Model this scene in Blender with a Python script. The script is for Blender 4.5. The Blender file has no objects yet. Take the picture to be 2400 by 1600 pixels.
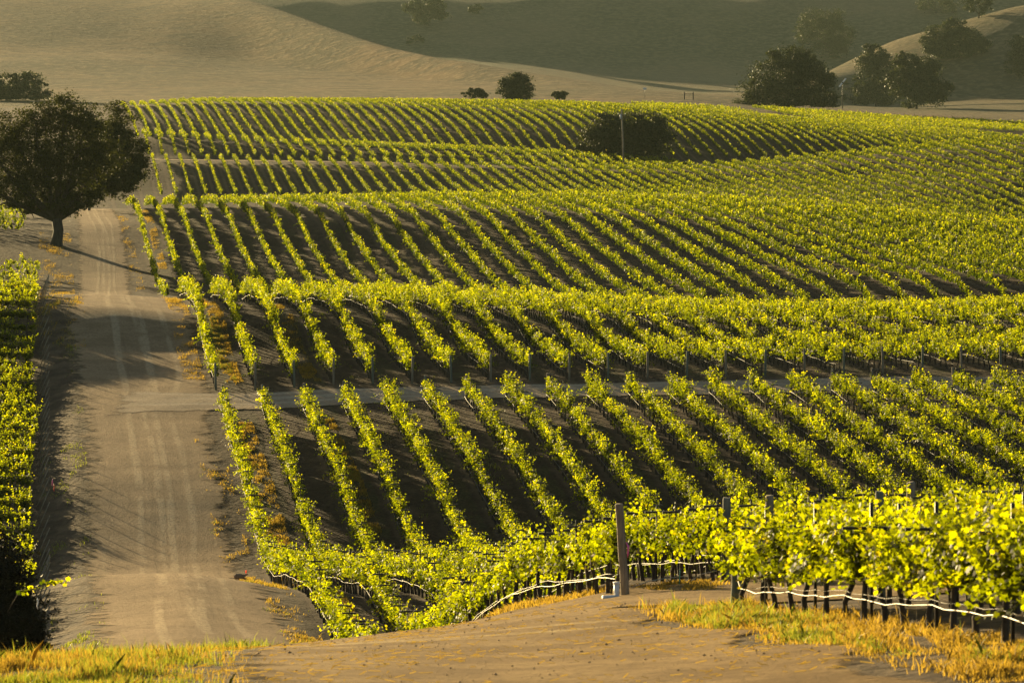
import bpy, bmesh, math
import numpy as np
from mathutils import Vector, Matrix

SC = bpy.context.scene
COL = SC.collection
R = math.radians
RNG = np.random.default_rng(7)

# ------------------------------------------------------------------ camera, sky, sun, exposure
F, CX, VH = 8800.0, 1176.0, 100.0          # focal length, centre and eye level in 2352-wide units
cam_d = bpy.data.cameras.new('camera')
cam = bpy.data.objects.new('camera', cam_d); COL.objects.link(cam)
cam.location = (0, 0, 0); cam.rotation_euler = (R(90), 0, 0)
cam_d.sensor_width = 36; cam_d.lens = 36*F/2352; cam_d.shift_y = -(784-VH)/2352
cam_d.clip_start = 1; cam_d.clip_end = 20000
cam_d.dof.use_dof = True; cam_d.dof.focus_distance = 250; cam_d.dof.aperture_fstop = 4.8
SC.camera = cam

SUN_EL, SUN_AZ = 8.5, -29.0               # azimuth measured from +Y (view direction), negative = left
sd = Vector((math.sin(R(SUN_AZ))*math.cos(R(SUN_EL)), math.cos(R(SUN_AZ))*math.cos(R(SUN_EL)), math.sin(R(SUN_EL))))
W = bpy.data.worlds.new('World'); SC.world = W; W.use_nodes = True
nt = W.node_tree; bg = nt.nodes['Background']
sky = nt.nodes.new('ShaderNodeTexSky'); sky.sky_type = 'NISHITA'; sky.sun_disc = False
sky.sun_elevation = R(SUN_EL); sky.sun_rotation = R(SUN_AZ)
nt.links.new(sky.outputs[0], bg.inputs[0]); bg.inputs[1].default_value = 0.05
sl = bpy.data.lights.new('sun', 'SUN'); sl.energy = 5.0; sl.angle = R(0.5); sl.color = (1.0, 0.765, 0.385)
so = bpy.data.objects.new('sun', sl); COL.objects.link(so)
so.rotation_euler = sd.to_track_quat('Z', 'Y').to_euler(); so.location = sd*300
SC.view_settings.view_transform = 'Standard'; SC.view_settings.look = 'None'
SC.view_settings.exposure = 1.4; SC.view_settings.gamma = 1
SC.render.engine = 'CYCLES'
SC.cycles.use_denoising = True
SC.cycles.max_bounces = 6; SC.cycles.diffuse_bounces = 1; SC.cycles.transmission_bounces = 4
SC.cycles.volume_bounces = 0; SC.cycles.transparent_max_bounces = 6
SC.cycles.sample_clamp_indirect = 4

# ------------------------------------------------------------------ small helpers
def tag(o, label=None, cat=None, group=None, kind=None):
    if label: o['label'] = label
    if cat: o['category'] = cat
    if group: o['group'] = group
    if kind: o['kind'] = kind
    return o

def empty(name, loc, rz=0):
    o = bpy.data.objects.new(name, None); COL.objects.link(o)
    o.location = loc; o.rotation_euler = (0, 0, rz); o.empty_display_size = 0.2
    return o

def link_mesh(name, me, mat=None, parent=None):
    o = bpy.data.objects.new(name, me); COL.objects.link(o)
    if mat and not me.materials: me.materials.append(mat)
    if parent: o.parent = parent
    return o

def np_mesh(name, V, n, mat=None, rnd=None, smooth=False, faces=None):
    """V (m,3); faces of n corners each over consecutive vertices, or an (k,n) index array."""
    me = bpy.data.meshes.new(name)
    V = np.ascontiguousarray(V, dtype=np.float32)
    idx = np.arange(len(V), dtype=np.int32) if faces is None else np.ascontiguousarray(faces, dtype=np.int32).ravel()
    k = len(idx)//n
    me.vertices.add(len(V)); me.vertices.foreach_set('co', V.ravel())
    me.loops.add(len(idx)); me.loops.foreach_set('vertex_index', idx)
    me.polygons.add(k)
    me.polygons.foreach_set('loop_start', np.arange(0, k*n, n, dtype=np.int32))
    me.polygons.foreach_set('loop_total', np.full(k, n, dtype=np.int32))
    if smooth: me.polygons.foreach_set('use_smooth', np.ones(k, dtype=bool))
    me.update(calc_edges=True)
    if rnd is not None:
        at = me.attributes.new('rnd', 'FLOAT', 'FACE'); at.data.foreach_set('value', rnd.astype(np.float32))
    if mat: me.materials.append(mat)
    return me

class MB:
    """collects tubes, boxes into one mesh"""
    def __init__(s): s.v, s.f = [], []
    def tube(s, pts, rad, n=6, cap=True):
        pts = [Vector(p) for p in pts]; rad = rad if hasattr(rad, '__len__') else [rad]*len(pts)
        b0 = len(s.v); up = Vector((0.31, 0.17, 0.93))
        for i, p in enumerate(pts):
            d = (pts[min(i+1, len(pts)-1)]-pts[max(i-1, 0)]).normalized()
            a = d.cross(up if abs(d.dot(up)) < .95 else Vector((1, 0, 0))).normalized(); b = d.cross(a)
            for j in range(n):
                t = 2*math.pi*j/n; s.v.append(p+(a*math.cos(t)+b*math.sin(t))*rad[i])
        for i in range(len(pts)-1):
            for j in range(n):
                q = b0+i*n; s.f.append((q+j, q+(j+1) % n, q+n+(j+1) % n, q+n+j))
        if cap:
            s.f.append(tuple(b0+j for j in range(n))[::-1]); s.f.append(tuple(b0+(len(pts)-1)*n+j for j in range(n)))
        return s
    def box(s, c, d, rot=None):
        c = Vector(c); b = len(s.v)
        for x in (-1, 1):
            for y in (-1, 1):
                for z in (-1, 1):
                    q = Vector((x*d[0]/2, y*d[1]/2, z*d[2]/2)); s.v.append(c+(rot @ q if rot else q))
        for f in ((0, 1, 3, 2), (4, 6, 7, 5), (0, 4, 5, 1), (2, 3, 7, 6), (0, 2, 6, 4), (1, 5, 7, 3)): s.f.append(tuple(b+i for i in f))
        return s
    def mesh(s, name, mat=None, smooth=True):
        me = bpy.data.meshes.new(name); me.from_pydata([tuple(v) for v in s.v], [], s.f)
        if smooth:
            for p in me.polygons: p.use_smooth = True
        if mat: me.materials.append(mat)
        return me
    def obj(s, name, mat, parent=None, smooth=True): return link_mesh(name, s.mesh(name, mat, smooth), None, parent)

ONES = ['', 'first', 'second', 'third', 'fourth', 'fifth', 'sixth', 'seventh', 'eighth', 'ninth', 'tenth', 'eleventh', 'twelfth', 'thirteenth', 'fourteenth', 'fifteenth', 'sixteenth', 'seventeenth', 'eighteenth', 'nineteenth']
TENS = ['', '', 'twent', 'thirt', 'fort', 'fift', 'sixt', 'sevent', 'eight', 'ninet']
def ordinal(n):
    if n < 20: return ONES[n]
    return TENS[n//10]+'ieth' if n % 10 == 0 else TENS[n//10]+'y-'+ONES[n % 10]

# ------------------------------------------------------------------ terrain height from survey lines (depth, profile across)
def T(y, *p, dz=0): return (y, p, dz)
ST = [
 T(53, 0,1610, 1000,1590, 1600,1560, 2000,1525, 2352,1495),
 T(64, 0,1520, 600,1510, 1200,1500, 1600,1468, 1954,1426, 2352,1402),
 T(75, 0,1525, 400,1500, 700,1485, 1010,1455, 1430,1402, 1700,1393, 2000,1380, 2352,1365),
 T(88, 0,1535, 400,1505, 700,1481, 1010,1446, 1430,1371, 1560,1352, 1700,1342, 2000,1328, 2352,1315),
 T(95, 0,1560, 400,1525, 700,1492, 1010,1449, 1430,1347, 1565,1338, 2000,1305, 2352,1295),
 T(110, 0,1580, 400,1545, 700,1510, 1010,1470, 1178,1400, 1430,1330, 2000,1290, 2352,1280),
 T(130, 0,1490, 200,1490, 430,1490, 700,1520, 838,1560, 1010,1515, 1178,1430, 1430,1370, 2000,1330, 2352,1310),
 T(145, 0,1430, 430,1400, 700,1440, 800,1480, 914,1500, 1050,1460, 1300,1400, 1600,1370, 2000,1340),
 T(158, 0,1340, 430,1323, 600,1350, 709,1372, 850,1385, 1000,1385, 1200,1370, 1600,1345, 2000,1325),
 T(170, 0,1325, 430,1325, 600,1345, 800,1360, 1100,1355, 1600,1320, 2000,1300),
 T(188, 0,1300, 400,1312, 600,1315, 900,1318, 1200,1298, 1600,1268, 2000,1230, 2352,1205),
 T(212, 0,1090, 350,1095, 556,1105, 1090,1083, 1500,1072, 2000,1045, 2352,1028),
 T(236, 0,950, 350,945, 620,947, 994,925, 1369,916, 2000,908, 2352,903),
 T(244, 0,905, 350,900, 504,896, 700,887, 956,880, 1316,874, 1900,862, 2352,855),
 T(262, 0,795, 471,808, 1000,808, 1310,815, 2000,815, 2352,805),
 T(276, 0,703, 250,704, 440,717, 700,724, 1000,732, 1300,745, 1700,758, 2000,757, 2352,747),
 T(288, 0,680, 250,680, 440,695, 700,703, 1000,712, 1300,727, 1700,745, 2000,745, 2352,735),
 T(302, 0,677, 250,677, 440,691, 700,700, 1000,709, 1300,725, 1700,744, 2000,744, 2352,734),
 T(314, 0,686, 440,701, 1000,720, 1700,756, 2352,746),
 T(340, 0,692, 440,700, 1000,726, 1700,757, 2352,755),
 T(373, 0,660, 365,672, 800,690, 1230,702, 1700,692, 2000,676, 2352,664),
 T(420, 0,552, 130,557, 337,578, 1000,580, 1786,592, 2352,620),
 T(452, 0,507, 200,508, 330,508, 1000,502, 1300,503, 1600,512, 1900,532, 2100,555, 2352,580),
 T(478, 0,486, 200,487, 330,485, 1000,475, 1300,475, 1600,482, 1900,500, 2100,521, 2352,544),
 T(515, 0,481, 200,482, 330,481, 1000,471, 1300,471, 1600,478, 1900,496, 2100,516, 2352,539),
 T(530, 0,486, 200,487, 1000,478, 1300,478, 1600,484, 1900,500, 2100,518, 2352,538),
 T(575, 0,520, 800,512, 1200,508, 1600,505, 2000,505, 2352,520),
 T(640, 0,458, 400,457, 800,455, 1200,448, 1600,446, 2000,421, 2352,402),
 T(703, 0,372, 347,369, 872,376, 1024,382, 1178,382, 1300,387, 1430,390, 1600,388, 1700,382, 1900,367, 2100,344, 2352,325),
 T(720, 0,363, 347,363, 900,371, 1200,380, 1430,392, 1700,388, 1900,374, 2000,362, 2352,336),
 T(738, 0,332, 380,331, 592,346, 915,358, 1234,371, 1421,381, 1489,386, 1700,392, 2000,375, 2352,350),
 T(750, 0,318, 380,317, 487,328, 592,334, 731,340, 915,347, 1110,355, 1234,362, 1421,373, 1489,380, 1700,392, 2000,380, 2352,358),
 T(766, 0,315, 380,314, 487,325, 592,331, 731,337, 915,344, 1110,352, 1234,359, 1421,370, 1489,378, 1700,388, 2000,380, 2352,363),
 T(795, 0,325, 380,325, 900,350, 1200,358, 1421,368, 1700,376, 2000,376, 2352,366),
 T(870, 0,290, 300,278, 700,285, 1200,297, 1500,308, 1800,325, 2100,345, 2352,365),
 T(930, 0,258, 300,256, 450,247, 700,247, 1000,251, 1300,257, 1500,267, 1700,282, 1800,292, 2000,310, 2200,322, 2352,328),
 T(960, 0,250, 300,248, 450,239, 700,239, 1000,242, 1300,247, 1500,257, 1700,272, 1800,282, 2000,301, 2200,314, 2352,319),
 T(1000, 0,248, 300,247, 450,238, 700,238, 1000,241, 1300,246, 1500,256, 1700,270, 1800,280, 2000,299, 2352,316),
 T(1025, 0,250, 300,250, 450,242, 700,242, 1000,245, 1300,250, 1500,259, 1700,272, 1800,281, 2000,300, 2352,316),
 T(1100, 0,235, 200,234, 700,226, 1200,226, 1500,232, 1700,245, 1900,262, 2050,275, 2352,292),
 T(1200, 0,215, 700,212, 1200,212, 1500,218, 1700,228, 1900,248, 2050,262, 2352,275),
 T(1500, 0,120, 400,130, 700,160, 1000,185, 1200,195, 1450,208, 1600,218, 1800,226, 1900,238, 2050,238, 2200,232, 2352,228),
 T(1850, 0,-14, 300,-10, 560,0, 650,25, 750,62, 900,110, 1060,140, 1300,180, 1450,204, 1600,217, 1750,225, 1820,212, 1900,165, 2050,95, 2230,45, 2352,10),
 T(1920, 0,-10, 300,-6, 560,6, 650,31, 750,68, 900,116, 1060,146, 1300,185, 1450,208, 1600,220, 1750,226, 1820,217, 1900,172, 2050,102, 2230,52, 2352,17),
 T(2050, 0,152, 900,152, 1060,156, 1300,185, 1450,203, 1600,214, 1750,214, 1820,205, 1900,172, 2050,104, 2230,55, 2352,20),
 T(2250, 0,140, 900,138, 1060,140, 1300,160, 1450,174, 1700,184, 1900,180, 2050,168, 2352,150),
 T(2570, 0,-16, 560,-20, 1000,-22, 1300,-22, 1700,-25, 2352,-30),
 T(3700, 0,0, 2352,-2),
]
WARP = {340: (330,1, 1600,.96, 2352,.935), 373: (330,1, 1000,.97, 1600,.925, 2352,.875), 420: (330,1, 800,.98, 1100,.952, 1500,.914, 1900,.87, 2352,.825),
 575: (1400,1, 2352,.97), 640: (1400,1, 2000,1, 2352,.972), 703: (1234,1, 1489,.995, 2000,.98, 2352,.96),
 720: (1000,1, 1234,.998, 1489,.99, 2000,.972, 2352,.957), 738: (1000,1, 1234,.992, 1489,.98, 2000,.965, 2352,.945), 750: (592,1, 1234,.988, 1489,.975, 2000,.957, 2352,.937),
 766: (592,1, 1000,.99, 1234,.98, 1489,.965, 2000,.95, 2352,.927), 795: (380,1, 700,.99, 1000,.98, 1234,.965, 1489,.95, 2000,.935, 2352,.91),
 870: (300,1, 700,.985, 1000,.95, 1234,.925, 1489,.905, 2000,.885, 2352,.865), 1100: (1200,1, 1450,.97, 2000,.92, 2352,.91),
 1200: (1000,1, 1300,.95, 1450,.93, 1700,.93, 1900,.97), 1500: (560,1, 900,.92, 1300,.8, 1450,.77, 1750,.77, 1900,1, 2000,1.12), 1850: (300,1, 560,.94, 750,.85, 900,.79, 1060,.74, 1300,.70, 1450,.68, 1740,.68, 1900,1), 1920: (300,1, 560,.94, 750,.85, 900,.79, 1060,.74, 1300,.705, 1450,.69, 1740,.69, 1900,1)}
for k in (452, 478, 515, 530): WARP[k] = (330,1, 800,.965, 1300,.935, 1900,.88, 2352,.84)
for k in (930, 960, 1000, 1025): WARP[k] = (287,1, 700,.97, 1000,.945, 1234,.92, 1489,.894, 2000,.865, 2352,.84)
def warp(k, u): w = WARP.get(k, (0, 1)); return np.interp(u, w[0::2], w[1::2])
A_DIR0 = (110-CX)/F
UG = np.arange(-1500, 3901, 6.0)
def smooth_u(a, n):
    k = np.hanning(n+2)[1:-1]; k /= k.sum(); p = n//2
    return np.convolve(np.pad(a, p, mode='edge'), k, mode='valid')[:len(a)]
ys, zt = [np.full(len(UG), 4.0), np.full(len(UG), 30.0)], [np.full(len(UG), -6.4), np.full(len(UG), -7.4)]
for y, p, dz in ST:
    v = smooth_u(np.interp(UG, p[0::2], p[1::2]), 21)
    yw = y*smooth_u(warp(y, UG), 31); ys.append(yw); zt.append(yw*(VH-v)/F)
ys = np.array(ys); zt = np.array(zt)
def pchip(xs, Y, xq):
    h = np.diff(xs)[:, None]; d = np.diff(Y, axis=0)/h
    m = np.zeros_like(Y); w1 = 2*h[1:]+h[:-1]; w2 = h[1:]+2*h[:-1]
    with np.errstate(divide='ignore', invalid='ignore'):
        mm = (w1+w2)/(w1/d[:-1]+w2/d[1:])
    m[1:-1] = np.where(d[:-1]*d[1:] > 0, mm, 0); m[0] = d[0]; m[-1] = d[-1]
    i = np.clip(np.searchsorted(xs, xq)-1, 0, len(xs)-2); t = ((xq-xs[i])/(xs[i+1]-xs[i]))[:, None]; hh = h[i]
    return (Y[i]*(2*t**3-3*t**2+1)+m[i]*hh*(t**3-2*t**2+t)+Y[i+1]*(-2*t**3+3*t**2)+m[i+1]*hh*(t**3-t**2))
NY = 1500; LY0, LY1 = math.log(4.0), math.log(3700.0)
YG = np.exp(np.linspace(LY0, LY1, NY))
ZG = np.stack([pchip(ys[:, i], zt[:, i:i+1], YG)[:, 0] for i in range(len(UG))], 1)
def vnoise(x, y, seed):
    r = np.random.default_rng(seed).random((64, 64))
    xi, yi = np.floor(x).astype(int), np.floor(y).astype(int); fx, fy = x-xi, y-yi
    fx = fx*fx*(3-2*fx); fy = fy*fy*(3-2*fy); g = lambda a, b: r[a % 64, b % 64]
    return (g(xi, yi)*(1-fx)+g(xi+1, yi)*fx)*(1-fy)+(g(xi, yi+1)*(1-fx)+g(xi+1, yi+1)*fx)*fy-.5
# soften the survey a little along depth, then add small natural undulation and a made-up bank
XX = (UG[None, :]-CX)*YG[:, None]/F; YY = np.broadcast_to(YG[:, None], XX.shape)
hillm = np.clip((YY-1150)/250, 0, 1)
ZG = ZG+hillm*(vnoise(XX/55, YY/90, 1)*1.3+vnoise(XX/24, YY/70, 2)*.45)+np.clip((YY-2050)/200, 0, 1)*(vnoise(XX/70+.3*YY/200, YY/260, 8)*1.6+vnoise(XX/33+.2*YY/100, YY/150, 9)*.5)
SS = XX-A_DIR0*YY
ZG = ZG-.75*np.clip((1.6-SS)/2.6, 0, 1)*np.clip((YY-100)/20, 0, 1)*np.clip((272-YY)/30, 0, 1)  # invented bank: left field sunk to shorten vine shadows on the road
ZG = ZG+(1-hillm)*(vnoise(XX/5, YY/6, 3)*0.10+vnoise(XX/1.3, YY/1.5, 4)*0.035*(YY < 260))
def Zg(x, y):
    x = np.asarray(x, float); y = np.asarray(y, float); yc = np.clip(y, 4.01, 3699)
    fu = np.clip((x*F/yc+CX-UG[0])/6.0, 0, len(UG)-1.001); fy = np.clip((np.log(yc)-LY0)/(LY1-LY0)*(NY-1), 0, NY-1.001)
    iu, iy = fu.astype(int), fy.astype(int); a, b = fu-iu, fy-iy
    return (ZG[iy, iu]*(1-a)+ZG[iy, iu+1]*a)*(1-b)+(ZG[iy+1, iu]*(1-a)+ZG[iy+1, iu+1]*a)*b
A_DIR = (110-CX)/F                       # rows: x = s + A_DIR*y
def X(s, y): return s+A_DIR*y
def UX(u, y): return (u-CX)*y/F
def P(u, y, dz=0.0):
    x = (u-CX)*y/F; return Vector((x, y, float(Zg(x, y))+dz))

# ------------------------------------------------------------------ materials
def nodes(name):
    m = bpy.data.materials.new(name); m.use_nodes = True; t = m.node_tree; t.nodes.clear()
    o = t.nodes.new('ShaderNodeOutputMaterial'); return m, t, o
def N(t, kind, **kw):
    n = t.nodes.new('ShaderNode'+kind)
    for k, v in kw.items(): setattr(n, k, v)
    return n
def mixc(t, fac, a, b):
    n = N(t, 'Mix', data_type='RGBA')
    for i, v in ((0, fac), (6, a), (7, b)):
        if hasattr(v, 'type') and hasattr(v, 'node'): t.links.new(v, n.inputs[i])
        else: n.inputs[i].default_value = v if i == 0 else (*v, 1)
    return n.outputs[2]
def math_(t, op, a, b=0.0, clamp=False):
    n = N(t, 'Math', operation=op, use_clamp=clamp)
    for i, v in ((0, a), (1, b)):
        if hasattr(v, 'node'): t.links.new(v, n.inputs[i])
        else: n.inputs[i].default_value = v
    return n.outputs[0]
def ramp(t, fac, lo, hi):
    n = N(t, 'MapRange'); n.interpolation_type = 'SMOOTHSTEP'
    t.links.new(fac, n.inputs[0]); n.inputs[1].default_value = lo; n.inputs[2].default_value = hi
    return n.outputs[0]
def noise(t, scale, detail=4, vec=None, stretch=None, rough=.55):
    n = N(t, 'TexNoise'); n.inputs['Scale'].default_value = scale; n.inputs['Detail'].default_value = detail; n.inputs['Roughness'].default_value = rough
    if vec is None: vec = N(t, 'NewGeometry').outputs['Position']
    if stretch:
        mp = N(t, 'Mapping'); mp.inputs['Scale'].default_value = stretch; t.links.new(vec, mp.inputs[0]); vec = mp.outputs[0]
    t.links.new(vec, n.inputs['Vector']); return n.outputs['Fac']
def attr(t, name):
    n = N(t, 'Attribute'); n.attribute_name = name; return n.outputs['Fac']

def leaf_material(name, dark, light, trans, tfac=.5, rough=.42, spec=.5, young_or_lit=None):
    m, t, o = nodes(name)
    r = attr(t, 'rnd')
    c = mixc(t, r, dark, light)
    tr = mixc(t, r, trans[0], trans[1])
    if young_or_lit:                                   # vine shoot tips are yellower; in the oak, painted sunlit leaves
        y = ramp(t, r, .78, 1.0); c = mixc(t, y, c, young_or_lit[0]); tr = mixc(t, y, tr, young_or_lit[1])
    p = N(t, 'BsdfPrincipled'); t.links.new(c, p.inputs['Base Color']); p.inputs['Roughness'].default_value = rough
    p.inputs['Specular IOR Level'].default_value = spec
    tl = N(t, 'BsdfTranslucent'); t.links.new(tr, tl.inputs[0])
    mx = N(t, 'MixShader'); mx.inputs[0].default_value = tfac
    t.links.new(p.outputs[0], mx.inputs[1]); t.links.new(tl.outputs[0], mx.inputs[2]); t.links.new(mx.outputs[0], o.inputs[0])
    return m
def solid(name, c1, c2, scale=8, rough=.8, stretch=None, bump=0.0, metal=0.0):
    m, t, o = nodes(name)
    tc = N(t, 'TexCoord').outputs['Object']
    n = noise(t, scale, 5, tc, stretch); c = mixc(t, ramp(t, n, .3, .7), c1, c2)
    p = N(t, 'BsdfPrincipled'); t.links.new(c, p.inputs['Base Color']); p.inputs['Roughness'].default_value = rough; p.inputs['Metallic'].default_value = metal
    if bump:
        b = N(t, 'Bump'); b.inputs['Strength'].default_value = bump; b.inputs['Distance'].default_value = .02; t.links.new(n, b.inputs['Height']); t.links.new(b.outputs[0], p.inputs['Normal'])
    t.links.new(p.outputs[0], o.inputs[0]); return m

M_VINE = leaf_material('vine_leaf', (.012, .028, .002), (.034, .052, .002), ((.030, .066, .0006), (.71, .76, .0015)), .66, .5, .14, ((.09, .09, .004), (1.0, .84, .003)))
M_OAK = leaf_material('oak_leaf', (.012, .017, .005), (.026, .033, .008), ((.03, .038, .005), (.09, .095, .01)), .28, .7, .1, ((.045, .05, .01), (.15, .15, .012)))  # brightest leaves paint sunlit spots in the crown
M_FAROAK = leaf_material('distant_oak_leaf', (.013, .021, .007), (.026, .038, .012), ((.03, .04, .007), (.07, .08, .012)), .28, .6, .2)
M_ROW_SHADE = leaf_material('painted_shade_leaf', (.010, .010, .006), (.022, .02, .010), ((.015, .015, .006), (.03, .025, .008)), .15, .7, .15)  # near-black leaf colour paints the shade on the nearest vine rows
M_DRY = leaf_material('dry_grass_blade', (.17, .115, .025), (.32, .21, .05), ((.38, .25, .025), (.68, .45, .05)), .5, .6, .3)
M_GREEN = leaf_material('green_grass_blade', (.07, .10, .015), (.15, .18, .03), ((.22, .28, .02), (.45, .45, .04)), .5, .5, .3)
M_BARK = solid('vine_bark', (.035, .024, .016), (.08, .055, .036), 30, .9, (1, 1, .2), .6)
M_CANE = solid('green_cane', (.10, .09, .02), (.20, .13, .04), 8, .6)
M_OAKBARK = solid('oak_bark', (.022, .017, .012), (.05, .04, .03), 4, .95, (1, 1, .25), .8)
M_POST = solid('weathered_post_wood', (.16, .125, .085), (.30, .24, .165), 14, .85, (1, 1, .12), .5)
M_TREATED = solid('treated_post_wood', (.10, .115, .085), (.19, .19, .14), 14, .85, (1, 1, .12), .5)
M_STEEL = solid('stake_steel', (.02, .017, .014), (.045, .038, .03), 20, .55, None, 0, .3)
M_HOSE = solid('drip_hose_plastic', (.085, .08, .07), (.13, .12, .105), 3, .6)
M_HOSEPALE = solid('pale_hose_plastic', (.30, .27, .22), (.42, .37, .31), 6, .4)
M_PVC = solid('white_pvc', (.74, .72, .68), (.82, .8, .76), 9, .4)
M_WIRE = solid('galvanised_wire', (.30, .27, .22), (.42, .38, .3), 5, .4, None, 0, .6)
M_PINK = solid('pink_ribbon_plastic', (.75, .10, .32), (.85, .16, .40), 5, .5)
M_WHITE = solid('white_paint', (.72, .72, .70), (.8, .8, .78), 5, .5)
M_TEAL = solid('green_tape_plastic', (.01, .35, .22), (.02, .45, .3), 5, .5)
M_REDTAG = solid('red_ribbon_plastic', (.6, .03, .02), (.7, .05, .03), 5, .5)
M_DARKWOOD = solid('dark_gate_wood', (.05, .04, .03), (.10, .075, .055), 6, .9)
M_CLOD = solid('dry_clod_earth', (.16, .10, .05), (.36, .24, .12), 3, .95)
M_FUR = solid('hare_fur', (.20, .135, .075), (.36, .25, .15), 60, .95)
M_EAR = leaf_material('hare_ear_skin', (.35, .12, .07), (.4, .14, .08), ((.9, .16, .05), (.9, .18, .06)), .7, .6, .2)

def ground_material():
    m, t, o = nodes('earth_and_dry_grass')
    geo = N(t, 'NewGeometry'); pos = geo.outputs['Position']
    sx = N(t, 'SeparateXYZ'); t.links.new(pos, sx.inputs[0])
    s = math_(t, 'SUBTRACT', sx.outputs[0], math_(t, 'MULTIPLY', sx.outputs[1], A_DIR))
    s = math_(t, 'ADD', s, math_(t, 'MULTIPLY', math_(t, 'SUBTRACT', noise(t, .6, 3), .5), .5))
    ph = math_(t, 'FRACT', math_(t, 'DIVIDE', math_(t, 'SUBTRACT', s, S0), 2.5))           # 0 / 1 under a row
    mid = math_(t, 'SUBTRACT', .5, math_(t, 'ABSOLUTE', math_(t, 'SUBTRACT', ph, .5)))      # 0 at row, .5 in the middle
    alt = math_(t, 'FRACT', math_(t, 'DIVIDE', math_(t, 'SUBTRACT', s, S0), 5.0))
    altm = ramp(t, math_(t, 'ABSOLUTE', math_(t, 'SUBTRACT', alt, .25)), .19, .13)          # one alley in two keeps a grass cover
    n1 = noise(t, .9, 8, pos, (1, .6, 1)); n2 = noise(t, 6, 6); n3 = noise(t, .07, 4)
    soil = mixc(t, ramp(t, n2, .3, .75), (.034, .019, .009), (.072, .043, .021))
    soil = mixc(t, ramp(t, n1, .45, .7), soil, (.098, .062, .033))
    berm = ramp(t, mid, .17, .05)
    soil = mixc(t, math_(t, 'MULTIPLY', berm, .6), soil, (.125, .082, .046))
    cover = mixc(t, ramp(t, n2, .35, .65), (.03, .030, .008), (.085, .062, .02))
    field = mixc(t, math_(t, 'MULTIPLY', math_(t, 'MULTIPLY', altm, ramp(t, mid, .12, .26)), ramp(t, n1, .3, .6)), soil, cover)
    verge = mixc(t, ramp(t, n1, .38, .66), (.06, .038, .022), (.14, .095, .05))
    verge = mixc(t, ramp(t, n2, .55, .75), verge, (.06, .055, .02))
    base = mixc(t, attr(t, 'field'), verge, field)
    h1 = noise(t, .018, 6, pos, (1, .45, 1)); h2 = noise(t, .10, 8, pos, (.6, .7, 1), .68); h3 = noise(t, .42, 6, pos, (.6, .6, 1), .7)
    hill = mixc(t, ramp(t, h1, .35, .65), (.17, .108, .046), (.085, .072, .032))
    hill = mixc(t, math_(t, 'MULTIPLY', ramp(t, h2, .46, .58), .85), hill, (.06, .05, .022))
    hill = mixc(t, math_(t, 'MULTIPLY', ramp(t, h3, .50, .60), .75), hill, (.26, .175, .085))
    green = mixc(t, ramp(t, h3, .40, .62), (.085, .088, .042), (.17, .14, .075))
    green = mixc(t, math_(t, 'MULTIPLY', ramp(t, noise(t, .009, 5, pos, (1, .5, 1)), .42, .62), .7), green, (.25, .175, .09))
    hill = mixc(t, math_(t, 'MULTIPLY', attr(t, 'far'), .85), hill, green)
    base = mixc(t, attr(t, 'hill'), base, hill)
    p = N(t, 'BsdfPrincipled'); t.links.new(base, p.inputs['Base Color']); p.inputs['Roughness'].default_value = .95; p.inputs['Specular IOR Level'].default_value = .1
    hgt = math_(t, 'ADD', math_(t, 'MULTIPLY', noise(t, 3.0, 8), .22), math_(t, 'MULTIPLY', math_(t, 'MULTIPLY', h3, attr(t, 'hill')), 4.0))
    b = N(t, 'Bump'); b.inputs['Strength'].default_value = .7; b.inputs['Distance'].default_value = 1.0
    t.links.new(hgt, b.inputs['Height']); t.links.new(b.outputs[0], p.inputs['Normal'])
    t.links.new(p.outputs[0], o.inputs[0]); return m

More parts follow.
